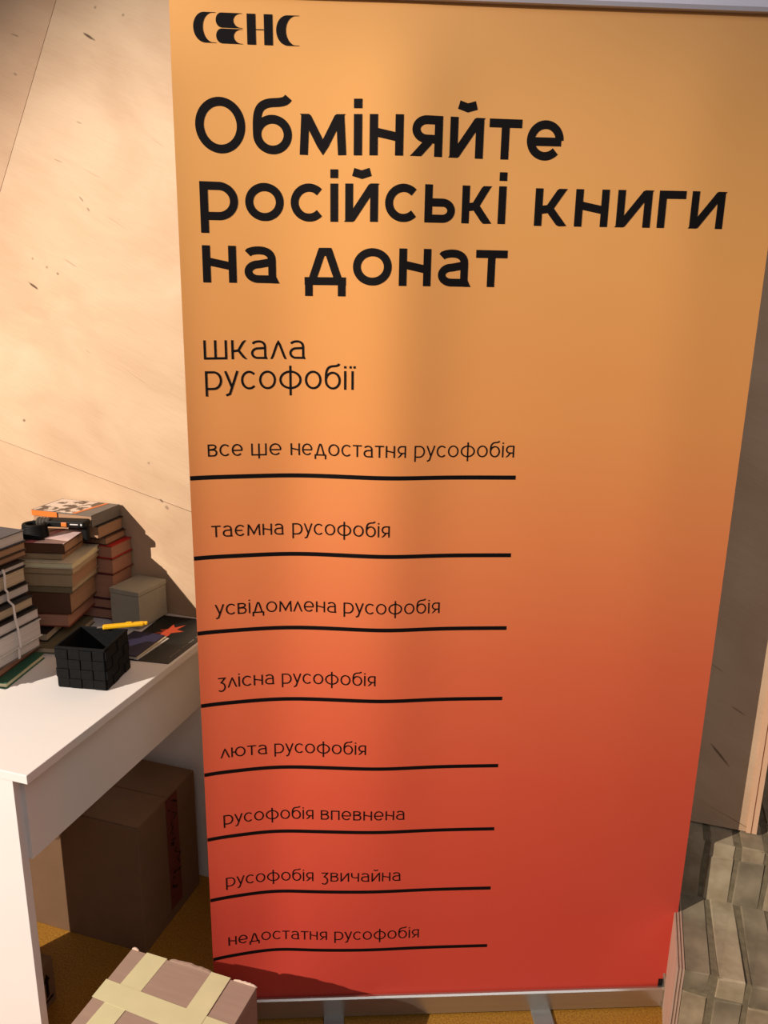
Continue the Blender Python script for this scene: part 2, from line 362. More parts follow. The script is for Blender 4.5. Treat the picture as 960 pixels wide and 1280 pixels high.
# ---- monoline lettering: each glyph is a list of strokes on an x-height of 1; h is half the stroke width
def arc(cx, cy, rx, ry, a0, a1, n=26):
    return [(cx + rx * math.cos(math.radians(a0 + (a1 - a0) * i / n)), cy + ry * math.sin(math.radians(a0 + (a1 - a0) * i / n))) for i in range(n + 1)]
def bez(p0, p1, p2, p3, n=14):
    return [tuple((1 - t) ** 3 * a + 3 * (1 - t) ** 2 * t * b_ + 3 * (1 - t) * t * t * c + t ** 3 * d for a, b_, c, d in zip(p0, p1, p2, p3)) for t in [i / n for i in range(n + 1)]]
def glyph(ch, h):
    t = 1 - h; u = h
    o = lambda w: arc(w / 2, .5, w / 2 - h, .5 - h, 0, 360, 40)
    if ch == 'О': return 1.2, [arc(.6, .66, .6 - h, .68 - h, 0, 360, 48)]
    if ch == 'о': return 1.0, [o(1.0)]
    if ch == 'б': return .96, [arc(.48, .48, .48 - h, .48 - h, 0, 360, 40),
                               bez((h, .48), (h - .01, 1.0), (.12, 1.22), (.5, 1.25)) + bez((.5, 1.25), (.7, 1.26), (.82, 1.27), (.88, 1.38), 6)[1:]]
    if ch == 'м': return 1.16, [[(h, 0), (h + .05, 1)], [(h + .0, 1.1), (.58, .16), (1.16 - h, 1.1)], [(1.11 - h, 1), (1.16 - h, 0)]]
    if ch in 'іi': return 2 * h, [[(h, 0), (h, 1)], [(h, 1.14), (h, 1.14 + 2.1 * h)]]
    if ch == 'ї': return max(.34, 2 * h), [[(.17, 0), (.17, 1)], [(.05, 1.14), (.05, 1.14 + 2.1 * h)], [(.29, 1.14), (.29, 1.14 + 2.1 * h)]]
    if ch == 'н': return .84, [[(h, 0), (h, 1)], [(.84 - h, 0), (.84 - h, 1)], [(h, .58), (.84 - h, .44)]]
    if ch == 'я': return .80, [[(.80 - h, 0), (.80 - h, 1)], [(.80 - h, t)] + arc(.40, .66, .33 - h + .04, .34 - h, 90, 270, 18) + [(.80 - h, .32 + h)], [(.46, .38), (.06, -.08)]]
    if ch in 'ий':
        g_ = [[(h, 0), (h, 1)], [(h - .05, -.08), (.86 - h + .05, 1.08)], [(.86 - h, 0), (.86 - h, 1)]]
        if ch == 'й': g_.append([(.21, 1.34 - h * .4), (.43, 1.27 - h * .4), (.65, 1.34 - h * .4)])
        return .86, g_
    if ch == 'т': return .82, [[(0, t), (.82, t)], [(.41, 0), (.41, t)]]
    if ch == 'е': return .94, [arc(.47, .5, .47 - h, .5 - h, 0, 318, 34), [(h, .47), (.94 - h * .6, .47)]]
    if ch == 'є': return .90, [arc(.47, .5, .47 - h, .5 - h, 42, 318, 30), [(h, .5), (.66, .5)]]
    if ch == 'р': return .97, [[(h, -.34), (h, 1)], [(h, t)] + arc(.47, .5, .50 - h, .5 - h, 90, -90, 22) + [(h, h)]]
    if ch == 'с': return .86, [arc(.48, .5, .48 - h, .5 - h, 44, 316, 30)]
    if ch == 'ь': return .82, [[(h, 0), (h, 1)], [(h, .62 - h + .02)] + arc(.48, .32, .34 - h, .32 - h, 90, -90, 16) + [(h, h)]]
    if ch == 'к': return .80, [[(h, 0), (h, 1)], [(h, .42), (.36, .46), (.76 - h * .5, 1.07)], [(.34, .50), (.80 - h * .6, -.06)]]
    if ch == 'г': return .66, [[(h, 0), (h, 1)], [(h, t), (.66, t)]]
    if ch == 'а': return .86, [[(.10, .80)] + bez((.10, .82), (.22, 1.02 - h), (.80 - h, 1.08 - h), (.80 - h, .62), 12)[1:] + [(.80 - h, .16), (.84 - h * .5, -.07)],
                               [(.80 - h, .58)] + arc(.36, .31, .36 - h, .31 - h + .0, 90, 270, 18) + [(.80 - h, h)]]
    if ch == 'д': return 1.06, [[(.18, h - .02), (.50, 1.08)], [(.44, t), (.62, t)], [(.56, 1.08), (.88, h - .02)], [(0, h), (1.06, h)], [(h, h), (h, -.30)], [(1.06 - h, h), (1.06 - h, -.30)]]
    if ch == 'ш': return 1.2, [[(h, 1), (h, 0)], [(.6, 1), (.6, 0)], [(1.2 - h, 1), (1.2 - h, 0)], [(h, h), (1.2 - h, h)]]
    if ch == 'щ': return 1.2, [[(h, 1), (h, 0)], [(.6, 1), (.6, -.26)], [(1.2 - h, 1), (1.2 - h, 0)], [(h, h), (1.2 - h, h)]]
    if ch == 'л': return .82, [[(h - .03, -.06), (.41, 1.02 - h), (.85 - h, -.06)]]
    if ch == 'у': return .84, [[(h, 1), (.44, .10)], [(.84 - h, 1), (.30, -.22), (.08, -.30)]]
    if ch == 'ф': return 1.34, [arc(.67, .5, .67 - h, .5 - h, 0, 360, 44), [(.67, -.34), (.67, 1.26)]]
    if ch == 'в': return .80, [[(h, 0), (h, 1)], [(h, t)] + arc(.44, .77, .30 - h, .23 - h, 90, -90, 12) + [(h, .54 + .0)], [(h, .54)] + arc(.48, .27 + h / 2, .32 - h, .27 - h / 2, 90, -90, 14) + [(h, h)]]
    if ch == 'з': return .74, [[(.04, t), (.66, t), (.30, .52)] + arc(.30, .10, .40 - h, .42 - h + .04, 80, -130, 20)]
    if ch == 'ю': return 1.30, [[(h, 0), (h, 1)], [(h, .5), (.34, .5)], arc(.82, .5, .48 - h, .5 - h, 0, 360, 38)]
    if ch == 'п': return .84, [[(h, 0), (h, 1)], [(.84 - h, 0), (.84 - h, 1)], [(h, t), (.84 - h, t)]]
    if ch == 'ч': return .80, [[(.80 - h, 0), (.80 - h, 1)], [(h, 1), (h, .72)] + bez((h, .72), (h, .45), (.3, .42), (.80 - h, .48), 10)[1:]]
    raise KeyError(ch)
def ribbon(bm, pts, hw, off, clamp=None):
    # resample, then offset with mitres; pts are (s, z) on the banner
    q = [pts[0]]
    for p in pts[1:]:
        a = q[-1]; L = math.dist(a, p); n = max(1, int(L / 0.006))
        for i in range(1, n + 1): q.append((a[0] + (p[0] - a[0]) * i / n, a[1] + (p[1] - a[1]) * i / n))
    n = len(q); closed = math.dist(q[0], q[-1]) < 1e-6
    lv, rv = [], []
    for i in range(n):
        pa = q[i - 1] if i > 0 else (q[-2] if closed else None); pb = q[i + 1] if i < n - 1 else (q[1] if closed else None)
        def nd(a, b_):
            d = (b_[0] - a[0], b_[1] - a[1]); L = math.hypot(*d) or 1; return (d[0] / L, d[1] / L)
        if pa is None: d0 = d1 = nd(q[i], pb)
        elif pb is None: d0 = d1 = nd(pa, q[i])
        else: d0, d1 = nd(pa, q[i]), nd(q[i], pb)
        n0 = (-d0[1], d0[0]); n1 = (-d1[1], d1[0])
        mx_, my_ = n0[0] + n1[0], n0[1] + n1[1]; L = math.hypot(mx_, my_) or 1; mx_, my_ = mx_ / L, my_ / L
        k = hw / max(0.35, mx_ * n0[0] + my_ * n0[1])
        for lst, sg in ((lv, 1), (rv, -1)):
            s, z = q[i][0] + sg * mx_ * k, q[i][1] + sg * my_ * k
            if clamp: z = min(max(z, clamp[0]), clamp[1])
            lst.append(bm.verts.new((s, disp(s, z) - off, z)))
    for i in range(n - 1):
        bm.faces.new((rv[i], rv[i + 1], lv[i + 1], lv[i]))
OFF = [0.0]
def word(bm, txt, s0, s1, z0, z1, xh, wt):
    h = wt / 2; gap = .17 if wt > .15 else .22
    adv, items = 0, []
    for i, ch in enumerate(txt):
        w, strokes = glyph(ch, h)
        tight = {'т': -.04, 'г': -.04, 'л': -.05, 'у': -.07}
        if i: adv += gap + (tight.get(ch, 0) + tight.get(txt[i - 1], 0))
        items.append((adv, strokes)); adv += w
    k = (s1 - s0) / adv
    for a, strokes in items:
        for st_ in strokes:
            OFF[0] = (OFF[0] + 1) % 9
            pts = []
            for x, y in st_:
                s = s0 + (a + x) * k; bz = z0 + (z1 - z0) * (s - s0) / (s1 - s0)
                pts.append((s, bz + y * xh))
            ys = [y for x, y in st_]
            cl = None
            if -.12 < min(ys) and max(ys) < 1.12: cl = (pts[0][1] - ys[0] * xh, pts[0][1] - ys[0] * xh + xh)
            ribbon(bm, pts, wt * xh / 2, 0.0005 + OFF[0] * 0.00002, cl)
def lettering(words, wt, label=None):
    for w_ in words:
        bm = bmesh.new(); word(bm, *w_, wt)
        o = link('lettering', bm, M['ink'], ban)
        if label: o['label'] = label

lettering([('Обміняйте', .0324, .6342, 1.7564, 1.7579, .0615)], .215, 'large bold black lettering, first line of heading')
lettering([('російські', .0351, .5433, 1.6526, 1.6569, .0595), ('книги', .5913, .9186, 1.6553, 1.6563, .0595)], .215, 'large bold black lettering, second line of heading')
lettering([('на', .0349, .1615, 1.5533, 1.5542, .0595), ('донат', .2048, .5505, 1.5523, 1.5543, .0605)], .215, 'large bold black lettering, third line of heading')
lettering([('шкала', .0318, .205, 1.4256, 1.4278, .0325)], .118)
lettering([('русофобії', .0326, .2921, 1.3734, 1.3761, .0325)], .118)
rows = [(1.2186, [('все', .0322, .0917), ('ще', .1071, .1601), ('недостатня', .1769, .3835), ('русофобія', .3994, .5816)], 1.2562),
        (1.0689, [('таємна', .0325, .1619), ('русофобія', .178, .3569)], 1.1066),
        (.9210, [('усвідомлена', .0329, .2592), ('русофобія', .2732, .4556)], .9536),
        (.7706, [('злісна', .0326, .1389), ('русофобія', .1537, .335)], .8032),
        (.6196, [('люта', .0323, .122), ('русофобія', .1366, .3182)], .6512),
        (.4707, [('русофобія', .0329, .2126), ('впевнена', .2281, .3996)], .4995),
        (.3245, [('русофобія', .0326, .2116), ('звичайна', .2283, .3947)], .3505),
        (.1757, [('недостатня', .0325, .2397), ('русофобія', .2561, .437)], .2025)]
for zl, ws, zb in rows:
    lettering([(w_, a, b_, zb, zb, .0218) for w_, a, b_ in ws], .115)
    bm = bmesh.new()
    ribbon(bm, [(0.0005, zl), (.5875, zl)], .0039, 0.0005)
    link('scale_line', bm, M['ink'], ban)
# shop mark at the top: crescents and a double drop, in the banner's own coordinates
def patch(bm, outer, inner):
    # strip between two point rows of the same length
    a = [bm.verts.new((s, disp(s, z) - 0.0006, z)) for s, z in outer]; c = [bm.verts.new((s, disp(s, z) - 0.0006, z)) for s, z in inner]
    for i in range(len(a) - 1): bm.faces.new((a[i], a[i + 1], c[i + 1], c[i]))
lg = bmesh.new()
def crescent(x0, x1, zt, zb):
    w = x1 - x0; zc = (zt + zb) / 2; r = (zt - zb) / 2
    n = 30; out_, in_ = [], []
    for i in range(n + 1):
        a = math.radians(90 + 180 * i / n)
        out_.append((x0 + w * .50 + w * .50 * math.cos(a), zc + r * math.sin(a)))
        in_.append((x0 + w * .86 + w * .44 * math.cos(a), zc + (r - .0008) * math.sin(a)))
    out_ = [(x1, zt)] + out_ + [(x1, zb)]; in_ = [(x1, zt - .0006)] + in_ + [(x1, zb + .0006)]
    patch(lg, out_, in_)
def half(x0, x1, zt, zb):
    w = x1 - x0; zc = (zt + zb) / 2; r = (zt - zb) / 2; n = 20; out_, in_ = [], []
    for i in range(n + 1):
        a = math.radians(90 + 180 * i / n)
        out_.append((x0 + w * .22 + w * .22 * math.cos(a), zc + r * math.sin(a)))
        in_.append((x0 + w * .96 + w * .30 * math.cos(a), zc + (r - .0006) * math.sin(a)))
    patch(lg, [(x1, zt)] + out_ + [(x1, zb)], [(x1, zt - .0006)] + in_ + [(x1, zb + .0006)])
LT, LB = 1.9585, 1.9155
crescent(.0355, .0705, LT, LB)
half(.0705, .1115, LT, (LT + LB) / 2 + .0006); half(.0705, .1115, (LT + LB) / 2 - .0006, LB)
for a in (.1185, .1450):
    patch(lg, [(a, LT), (a, LB)], [(a + .0135, LT), (a + .0135, LB)])
patch(lg, [(.131, 1.9375), (.146, 1.9375)], [(.131, 1.9362), (.146, 1.9362)])
crescent(.1640, .2000, LT - .0005, LB)
o = link('shop_mark', lg, M['ink'], ban)

# ------------------------------------------------------------------ white desk
DZ = 0.72
desk = empty('white_desk', (-0.2, 0.33, 0), 0, 'white laminate desk end-on to the plywood wall', 'desk')
def dl(x0, x1, y0, y1, z0, z1): return (x0 + .2, x1 + .2, y0 - .33, y1 - .33, z0, z1)
bm = box(bmesh.new(), *dl(-.51, 0, 0, .722, DZ - .018, DZ), bev=0.0012); link('tabletop', bm, M['white'], desk)
bm = box(bmesh.new(), *dl(-.452, -.042, .010, .028, 0, DZ - .018), bev=0.0008); link('side_panel', bm, M['white'], desk)
bm = box(bmesh.new(), *dl(-.452, -.034, .637, .655, 0, DZ - .018), bev=0.0008); link('side_panel', bm, M['white'], desk)
bm = box(bmesh.new(), *dl(-.052, -.034, .028, .637, .52, DZ - .018), bev=0.0006); link('front_apron', bm, M['white'], desk)

# ------------------------------------------------------------------ books
COV = {k: mat(k + '_cover', c, 0.45, var=0.06, scale=40, bump=0.04) for k, c in dict(
    dark=(30, 26, 28), brown=(92, 62, 44), reddish=(128, 62, 46), cream=(206, 190, 160), olive=(118, 106, 78), grey=(112, 106, 100),
    red=(184, 34, 32), green=(50, 98, 76), sand=(168, 142, 108), slate=(70, 74, 84), white=(214, 208, 200), plum=(84, 44, 48), darkgreen=(52, 62, 52)).items()}
PG = {'white': pages_mat('white_leaves', (214, 204, 196), (172, 160, 152)), 'cream': pages_mat('cream_leaves', (206, 184, 152), (160, 136, 106)),
      'tan': pages_mat('tanned_leaves', (178, 138, 104), (132, 96, 70)), 'pale': pages_mat('pale_leaves', (232, 222, 178), (200, 190, 150)),
      'rose': pages_mat('rosy_leaves', (186, 134, 106), (140, 94, 72))}
def book(name, corner, z, w, d, t, rot, cov, pg, label, group, spine='left', lip=0.003, ct=0.0022, tilt=None):
    # corner = the near right bottom corner on plan; the book spreads to -x and +y from it
    e = empty(name, (corner[0], corner[1], z), math.radians(rot), label, 'book', group)
    if tilt: e.rotation_euler = (math.radians(tilt[0]), math.radians(tilt[1]), math.radians(rot))
    bm = bmesh.new()
    box(bm, -w, 0, 0, d, 0, ct, bev=0.0005, seg=1); box(bm, -w, 0, 0, d, t - ct, t, bev=0.0005, seg=1)
    px0, px1, py0, py1 = -w + lip, -lip, lip, d - lip
    if spine == 'left': box(bm, -w, -w + ct, 0, d, 0, t); px0 = -w + ct
    elif spine == 'right': box(bm, -ct, 0, 0, d, 0, t, bev=0.0006, seg=1); px1 = -ct
    elif spine == 'near': box(bm, -w, 0, 0, ct, 0, t, bev=0.0006, seg=1); py0 = ct
    else: box(bm, -w, 0, d - ct, d, 0, t); py1 = d - ct
    link('cover', bm, COV[cov], e)
    link('page_block', box(bmesh.new(), px0, px1, py0, py1, ct, t - ct), PG[pg], e)
    return e
# left stack, tied with a white band (pages face the desk's long edge)
GL = 'books in the tied stack at the left'
left = [
    (.752, .0265, -.291, .390, 'grey', 'white', 'book with white leaves and grey cover, lowest of the tied stack'),
    (.7795, .0415, -.284, .390, 'white', 'white', 'book with white leaves and pale cover, second from the bottom of the tied stack'),
    (.822, .027, -.288, .390, 'dark', 'white', 'dark covered book with white leaves, third from the bottom of the tied stack'),
    (.850, .0245, -.300, .390, 'dark', 'cream', 'black-covered book with creamy leaves, fourth from the bottom of the tied stack'),
    (.875, .0235, -.321, .405, 'dark', 'white', 'dark book with greyish leaves in the middle of the tied stack'),
    (.899, .037, -.328, .405, 'dark', 'cream', 'thickest book of the tied stack, cream leaves'),
    (.9365, .014, -.326, .405, 'dark', 'white', 'thin dark book over the thickest one of the tied stack')]
for (z, t, x, y, c, p, lb) in left:
    book('book', (x - 0.0, y - .195, z), z, .135, .195, t - .001, random.uniform(-.3, .3), c, p, lb, GL, spine='left')
band = empty('white_band', (-.3, .28, .76), 0, 'narrow white strap round the tied stack of books at the left', 'strap')
book('book', (-.345, .245, 0), .951, .130, .185, .0145, -1, 'brown', 'tan', 'brown book lying on the tied stack under the cover of the one above', 'books lying on the tied stack')
book('book', (-.345, .240, 0), .966, .135, .190, .0195, -1, 'dark', 'tan', 'dark book with tanned leaves, second from the top of the left stack', 'books lying on the tied stack')
book('book', (-.345, .240, 0), .986, .150, .190, .026, -1, 'slate', 'white', 'slate grey covered book with white leaves on top of the left stack', 'books lying on the tied stack')
def strap_path(pts, w=.006, th=.0012):
    bm = bmesh.new()
    for (a, b_) in zip(pts, pts[1:]):
        a, b_ = Vector(a), Vector(b_); d = (b_ - a).normalized(); s_ = Vector((0, 1, 0)) * w / 2; n_ = d.cross(Vector((0, 1, 0))).normalized() * th
        vs = [bm.verts.new(p) for p in (a - s_, a + s_, b_ + s_, b_ - s_, a - s_ + n_, a + s_ + n_, b_ + s_ + n_, b_ - s_ + n_)]
        for f in ((0, 1, 2, 3), (4, 7, 6, 5), (0, 4, 5, 1), (1, 5, 6, 2), (2, 6, 7, 3), (3, 7, 4, 0)): bm.faces.new([vs[i] for i in f])
    return bm
link('strap_front', strap_path([(x_ + .3 + .0025, y_ - .28, z_ - .76) for x_, y_, z_ in ((-.291, .318, .7525), (-.291, .319, .779), (-.284, .318, .780), (-.284, .316, .821), (-.288, .315, .849), (-.300, .326, .874), (-.321, .336, .878), (-.321, .336, .8985), (-.328, .338, .902), (-.328, .340, .936), (-.326, .334, .950))]), M['edge'], band)

# lower flat books in front
GF = 'flat books on the desk'
book('book', (-.262, .245, 0), DZ, .20, .150, .0135, 10, 'green', 'pale', 'thin green book lying flat on the white desk nearest the viewer', GF, spine='left')
book('book', (-.288, .235, 0), DZ + .0, .18, .17, .0175, 9, 'brown', 'rose', 'thick brown flat book under the tied stack behind the green one', GF, spine='left').location = (-.290, .252, DZ + .0138)
book('book', (-.272, .420, 0), DZ, .17, .19, .016, 12, 'olive', 'cream', 'olive flat book under the black one below the middle stack', GF, spine='left')
book('book', (-.318, .440, 0), DZ + .0165, .155, .16, .021, 14, 'dark', 'cream', 'black-topped book at the foot of the middle stack', GF, spine='left')
# middle stack
GM = 'books in the middle stack'
mid = [(.7605, .0335, -.287, .482, .19, .15, 14, 'reddish', 'rose', 'reddish brown book, lowest of the tidy middle stack'),
       (.7945, .0535, -.278, .482, .19, .15, 14, 'brown', 'tan', 'thick brown book, second from the bottom of the middle stack'),
       (.8485, .0155, -.270, .482, .19, .15, 14, 'olive', 'cream', 'slim olive book low in the middle stack'),
       (.8645, .0305, -.267, .482, .19, .15, 14, 'sand', 'tan', 'thick sand coloured book in the centre of the middle stack'),
       (.8955, .0135, -.264, .482, .19, .15, 14, 'sand', 'cream', 'slim sand coloured book under the magazine of the middle stack')]
for (z, t, x, y, w, d, r, c, p, lb) in mid:
    book('book', (x, y, 0), z, w, d, t, r, c, p, lb, GM, spine='near' if c in ('sand', 'olive', 'brown') else 'left')
book('book', (-.262, .482, 0), .9095, .20, .15, .0145, 14, 'cream', 'pale', 'cream magazine with bright leaves sticking out under the top books of the middle stack', GM, spine='left')
book('book', (-.298, .493, 0), .9245, .17, .125, .0145, 14, 'sand', 'tan', 'sand coloured paperback second from the top of the middle stack', GM, spine='near')
tb_ = book('book', (-.292, .495, 0), .9395, .16, .125, .024, 14, 'brown', 'tan', 'brown book with pink and white printed cover on top of the middle stack', GM, spine='near')
def flat(name, pts, z, m, parent, th=.0006):
    bm = bmesh.new(); a = [bm.verts.new((x, y, z)) for x, y in pts]; b_ = [bm.verts.new((x, y, z + th)) for x, y in pts]
    bm.faces.new(a); bm.faces.new(b_); n = len(pts)
    for i in range(n): bm.faces.new((a[i], a[(i + 1) % n], b_[(i + 1) % n], b_[i]))
    return link(name, bm, m, parent)
flat('printed_label', [(-.075, .003), (-.002, .003), (-.002, .12), (-.045, .12)], .024, mat('pink_white_print', (232, 206, 200), .4, scale=45, c2=(226, 190, 186), bump=0), tb_)
flat('printed_border', [(-.100, .003), (-.075, .003), (-.045, .12), (-.065, .12)], .024, mat('wine_print', (140, 50, 66), .4, scale=80, c2=(190, 120, 120), bump=0), tb_)

# back stack against the wall
GB = 'books in the stack against the wall'
bk = [(.7205, .029, -.262, .634, .17, .086, 2, 'plum', 'rose', 'dark plum book, lowest seen in the stack against the wall'),
      (.7500, .027, -.265, .632, .17, .088, 2, 'plum', 'rose', 'second dark plum book low in the stack against the wall'),
      (.7775, .067, -.267, .632, .17, .088, 2, 'plum', 'rose', 'thick dark book in the shade beside the grey box'),
      (.845, .041, -.265, .632, .17, .088, 1, 'reddish', 'rose', 'book with rosy leaves under the red one in the stack against the wall'),
      (.8865, .0335, -.265, .632, .17, .088, 1, 'red', 'rose', 'book with bright red cover in the stack against the wall'),
      (.9205, .020, -.281, .634, .17, .086, 1, 'brown', 'tan', 'brown book on the red one in the stack against the wall'),
      (.941, .034, -.286, .615, .17, .105, 1, 'dark', 'tan', 'black-covered book second from the top against the wall')]
for (z, t, x, y, w, d, r, c, p, lb) in bk:
    book('book', (x, y, 0), z, w, d, t, r, c, p, lb, GB, spine='left')
top = book('book', (-.292, .600, 0), .9755, .175, .118, .030, 1, 'grey', 'tan', 'top book against the wall with an orange bordered photo cover', GB, spine='right')
pm, nt, b = newmat('photo_print')
tc = N(nt, 'ShaderNodeTexCoord'); nz = N(nt, 'ShaderNodeTexNoise'); nz.inputs['Scale'].default_value = 42; nz.inputs['Detail'].default_value = 3
nt.links.new(tc.outputs['Object'], nz.inputs['Vector']); rp = N(nt, 'ShaderNodeValToRGB'); rp.color_ramp.interpolation = 'EASE'
rp.color_ramp.elements[0].position = .44; rp.color_ramp.elements[0].color = lin((62, 44, 36)); rp.color_ramp.elements[1].position = .54; rp.color_ramp.elements[1].color = lin((226, 206, 190))
nt.links.new(nz.outputs[0], rp.inputs[0]); nt.links.new(rp.outputs[0], b.inputs['Base Color']); b.inputs['Roughness'].default_value = .35
orange = mat('orange_print', (224, 122, 52), .4, var=.03, bump=0)
flat('photo_panel', [(-.170, .004), (-.058, .004), (-.040, .114), (-.170, .114)], .030, pm, top)
flat('orange_border', [(-.058, .004), (-.048, .004), (-.030, .114), (-.040, .114)], .030, orange, top)
boxo('orange_spine_strip', (-.174, -.10, -.0008, .001, .016, .0295), orange, top)

# black gadget with coiled cord lying on the middle stack
gad = empty('black_gadget', (-.385, .512, .9645), math.radians(12), 'black handheld gadget with coiled cord and orange tip on the brown top book', 'tool')
bm = bmesh.new()
for k in range(7):
    pts = [(.028 * math.cos(a) * (1 - .02 * k) - .008, .022 * math.sin(a) + .012, .004 + k * .0042) for a in [2 * math.pi * i / 22 for i in range(23)]]
    tube(bm, pts, .0045, 7)
link('coiled_cord', bm, M['black'], gad, smooth=True)
link('body', box(bmesh.new(), .004, .109, .026, .062, .020, .036, bev=.004), M['black'], gad)
link('ribbed_collar', tube(bmesh.new(), [(-.012 + i * .004, .036, .030) for i in range(9)], [.010 + (.002 if i % 2 else 0) for i in range(9)], 12), mat('dark_grey_rubber', (74, 68, 60), .6, bump=0), gad)
link('orange_tip', box(bmesh.new(), .052, .066, .0235, .028, .023, .0335, bev=.0012), orange, gad)
link('printed_strip', box(bmesh.new(), .074, .094, .0252, .0262, .028, .0305), M['edge'], gad)
link('printed_dot', tube(bmesh.new(), [(.102, .0262, .029), (.102, .0250, .029)], .0025, 12), M['edge'], gad)
link('handle', box(bmesh.new(), .092, .107, .044, .060, -.018, .024, bev=.004), M['black'], gad)
link('cord_tail', tube(bmesh.new(), [(-.03, 0, .004), (-.005, -.016, .003), (.02, -.022, .003), (.03, -.016, .003)], .002, 7), M['black'], gad, smooth=True)

# ------------------------------------------------------------------ desk items
gb_ = empty('grey_box', (-.176, .603, DZ + .004), math.radians(-5), 'small grey card box standing by the wall on the desk', 'box')
gm = mat('grey_board', (172, 166, 148), .8, var=.05, scale=30, bump=.1)
link('body', box(bmesh.new(), -.088, 0, 0, .108, 0, .082, bev=.001), gm, gb_)
link('lid', box(bmesh.new(), -.089, .001, -.001, .109, .083, .0955, bev=.0015), gm, gb_)
po = empty('black_poster', (-.005, .46, DZ), 0, 'black printed card lying on the desk corner near the banner', 'poster')
flat('sheet', [(-.10, -.012), (-.002, .0), (-.002, .256), (-.17, .244), (-.155, .06)], .0, mat('black_gloss_card', (26, 27, 26), .4, var=.05, bump=0), po, th=.0012)
red2 = mat('orange_red_print', (196, 78, 48), .5, var=.05, bump=0)
bm = bmesh.new()
star = [(-.128, .135), (-.108, .140), (-.112, .118), (-.098, .132), (-.085, .128), (-.088, .150), (-.064, .168), (-.086, .172), (-.080, .205), (-.097, .182), (-.112, .200), (-.108, .168), (-.126, .160), (-.112, .152)]
a_ = [bm.verts.new((x, y, .0013)) for x, y in star]; b_ = [bm.verts.new((x, y, .0017)) for x, y in star]
bm.faces.new(a_); bm.faces.new(b_)
for k in range(len(star)): bm.faces.new((a_[k], a_[(k + 1) % len(star)], b_[(k + 1) % len(star)], b_[k]))
link('orange_print', bm, red2, po)
bm = bmesh.new()
for k in range(22):
    y = .03 + k * .009
    if k % 7 == 5: continue
    box(bm, -.018, -.0145, y, y + .0062, .0013, .0016)
link('small_print', bm, mat('faint_grey_print', (120, 116, 110), .6, var=.02, bump=0), po)
GLf = 'leaflets stacked behind the black basket'
for i, (c, lb) in enumerate((('white', 'lowest pale leaflet behind the black basket'), ('cream', 'middle cream leaflet behind the black basket'), ('slate', 'dark blue leaflet topmost behind the black basket'))):
    e = empty('leaflet', (-.082 - i * .002, .452, DZ + .0016 + i * .0032), math.radians(-2 + 2 * i), lb, 'leaflet', GLf)
    mm = COV[c] if c != 'slate' else mat('navy_cover', (50, 46, 72), .5, var=.05, bump=0)
    link('sheets', box(bmesh.new(), -.085, 0, 0, .125, 0, .0028, bev=.0004, seg=1), mm, e)

# woven basket
bk_ = empty('woven_basket', (-.060, .309, DZ), math.radians(10), 'small black woven strap basket on the white desk', 'basket')
BW, BD, BH = .108, .108, .092
bm = bmesh.new()
for (x0, x1, y0, y1) in ((-BW, 0, 0, .0025), (-BW, 0, BD - .0025, BD), (-BW, -BW + .0025, .0025, BD - .0025), (-.0025, 0, .0025, BD - .0025)):
    box(bm, x0, x1, y0, y1, 0, BH)
box(bm, -BW, 0, 0, BD, 0, .003)
link('shell', bm, M['black_strap'], bk_)
rimm = bmesh.new()
for (x0, x1, y0, y1) in ((-BW - .002, .002, -.002, .003), (-BW - .002, .002, BD - .003, BD + .002), (-BW - .002, -BW + .003, .003, BD - .003), (-.003, .002, .003, BD - .003)):
    box(rimm, x0, x1, y0, y1, BH - .004, BH + .002, bev=.001, seg=1)
link('rim', rimm, M['black_strap'], bk_)
cw = BW / 4; chh = (BH - .004) / 4
def puff(w, hh, th):
    bm = bmesh.new(); box(bm, -w / 2, w / 2, -th, th, -hh / 2, hh / 2, bev=min(th * .9, .0012), seg=2)
    me = bpy.data.meshes.new('strap_square'); bmesh.ops.recalc_face_normals(bm, faces=bm.faces); bm.to_mesh(me); bm.free(); me.materials.append(M['black_strap']); return me
pA, pB = puff(cw * .98, chh * .94, .0026), puff(cw * .94, chh * .98, .0010)
for side in range(4):
    for i in range(4):
        for k in range(4):
            o = bpy.data.objects.new('strap_square', pA if (i + k) % 2 else pB); col.objects.link(o); o.parent = bk_
            a = -BW + cw * (i + .5); z = chh * (k + .5) + .0005
            if side == 0: o.location = (a, -.0012, z)
            elif side == 1: o.location = (a, BD + .0012, z)
            elif side == 2: o.location = (.0012, a + BW, z); o.rotation_euler = (0, 0, math.pi / 2)
            else: o.location = (-BW - .0012, a + BW, z); o.rotation_euler = (0, 0, math.pi / 2)
# yellow cutter pen leaning over the back rim of the basket
yp = empty('yellow_cutter', (-.128, .398, DZ + .0945), math.radians(34), 'yellow cutter knife lying across the rim of the basket', 'knife')
yel = mat('yellow_plastic', (244, 186, 28), .35, var=.03, bump=0)
link('handle', box(bmesh.new(), 0, .088, -.007, .007, 0, .008, bev=.0025), yel, yp)
link('slider', box(bmesh.new(), .05, .062, -.0035, .0035, .0075, .0105, bev=.001), yel, yp)
link('end_cap', box(bmesh.new(), .086, .096, -.0055, .0055, .001, .0075, bev=.002), yel, yp)
link('blade_tip', box(bmesh.new(), -.012, .002, -.004, .004, .0035, .0045), M['foot'], yp)

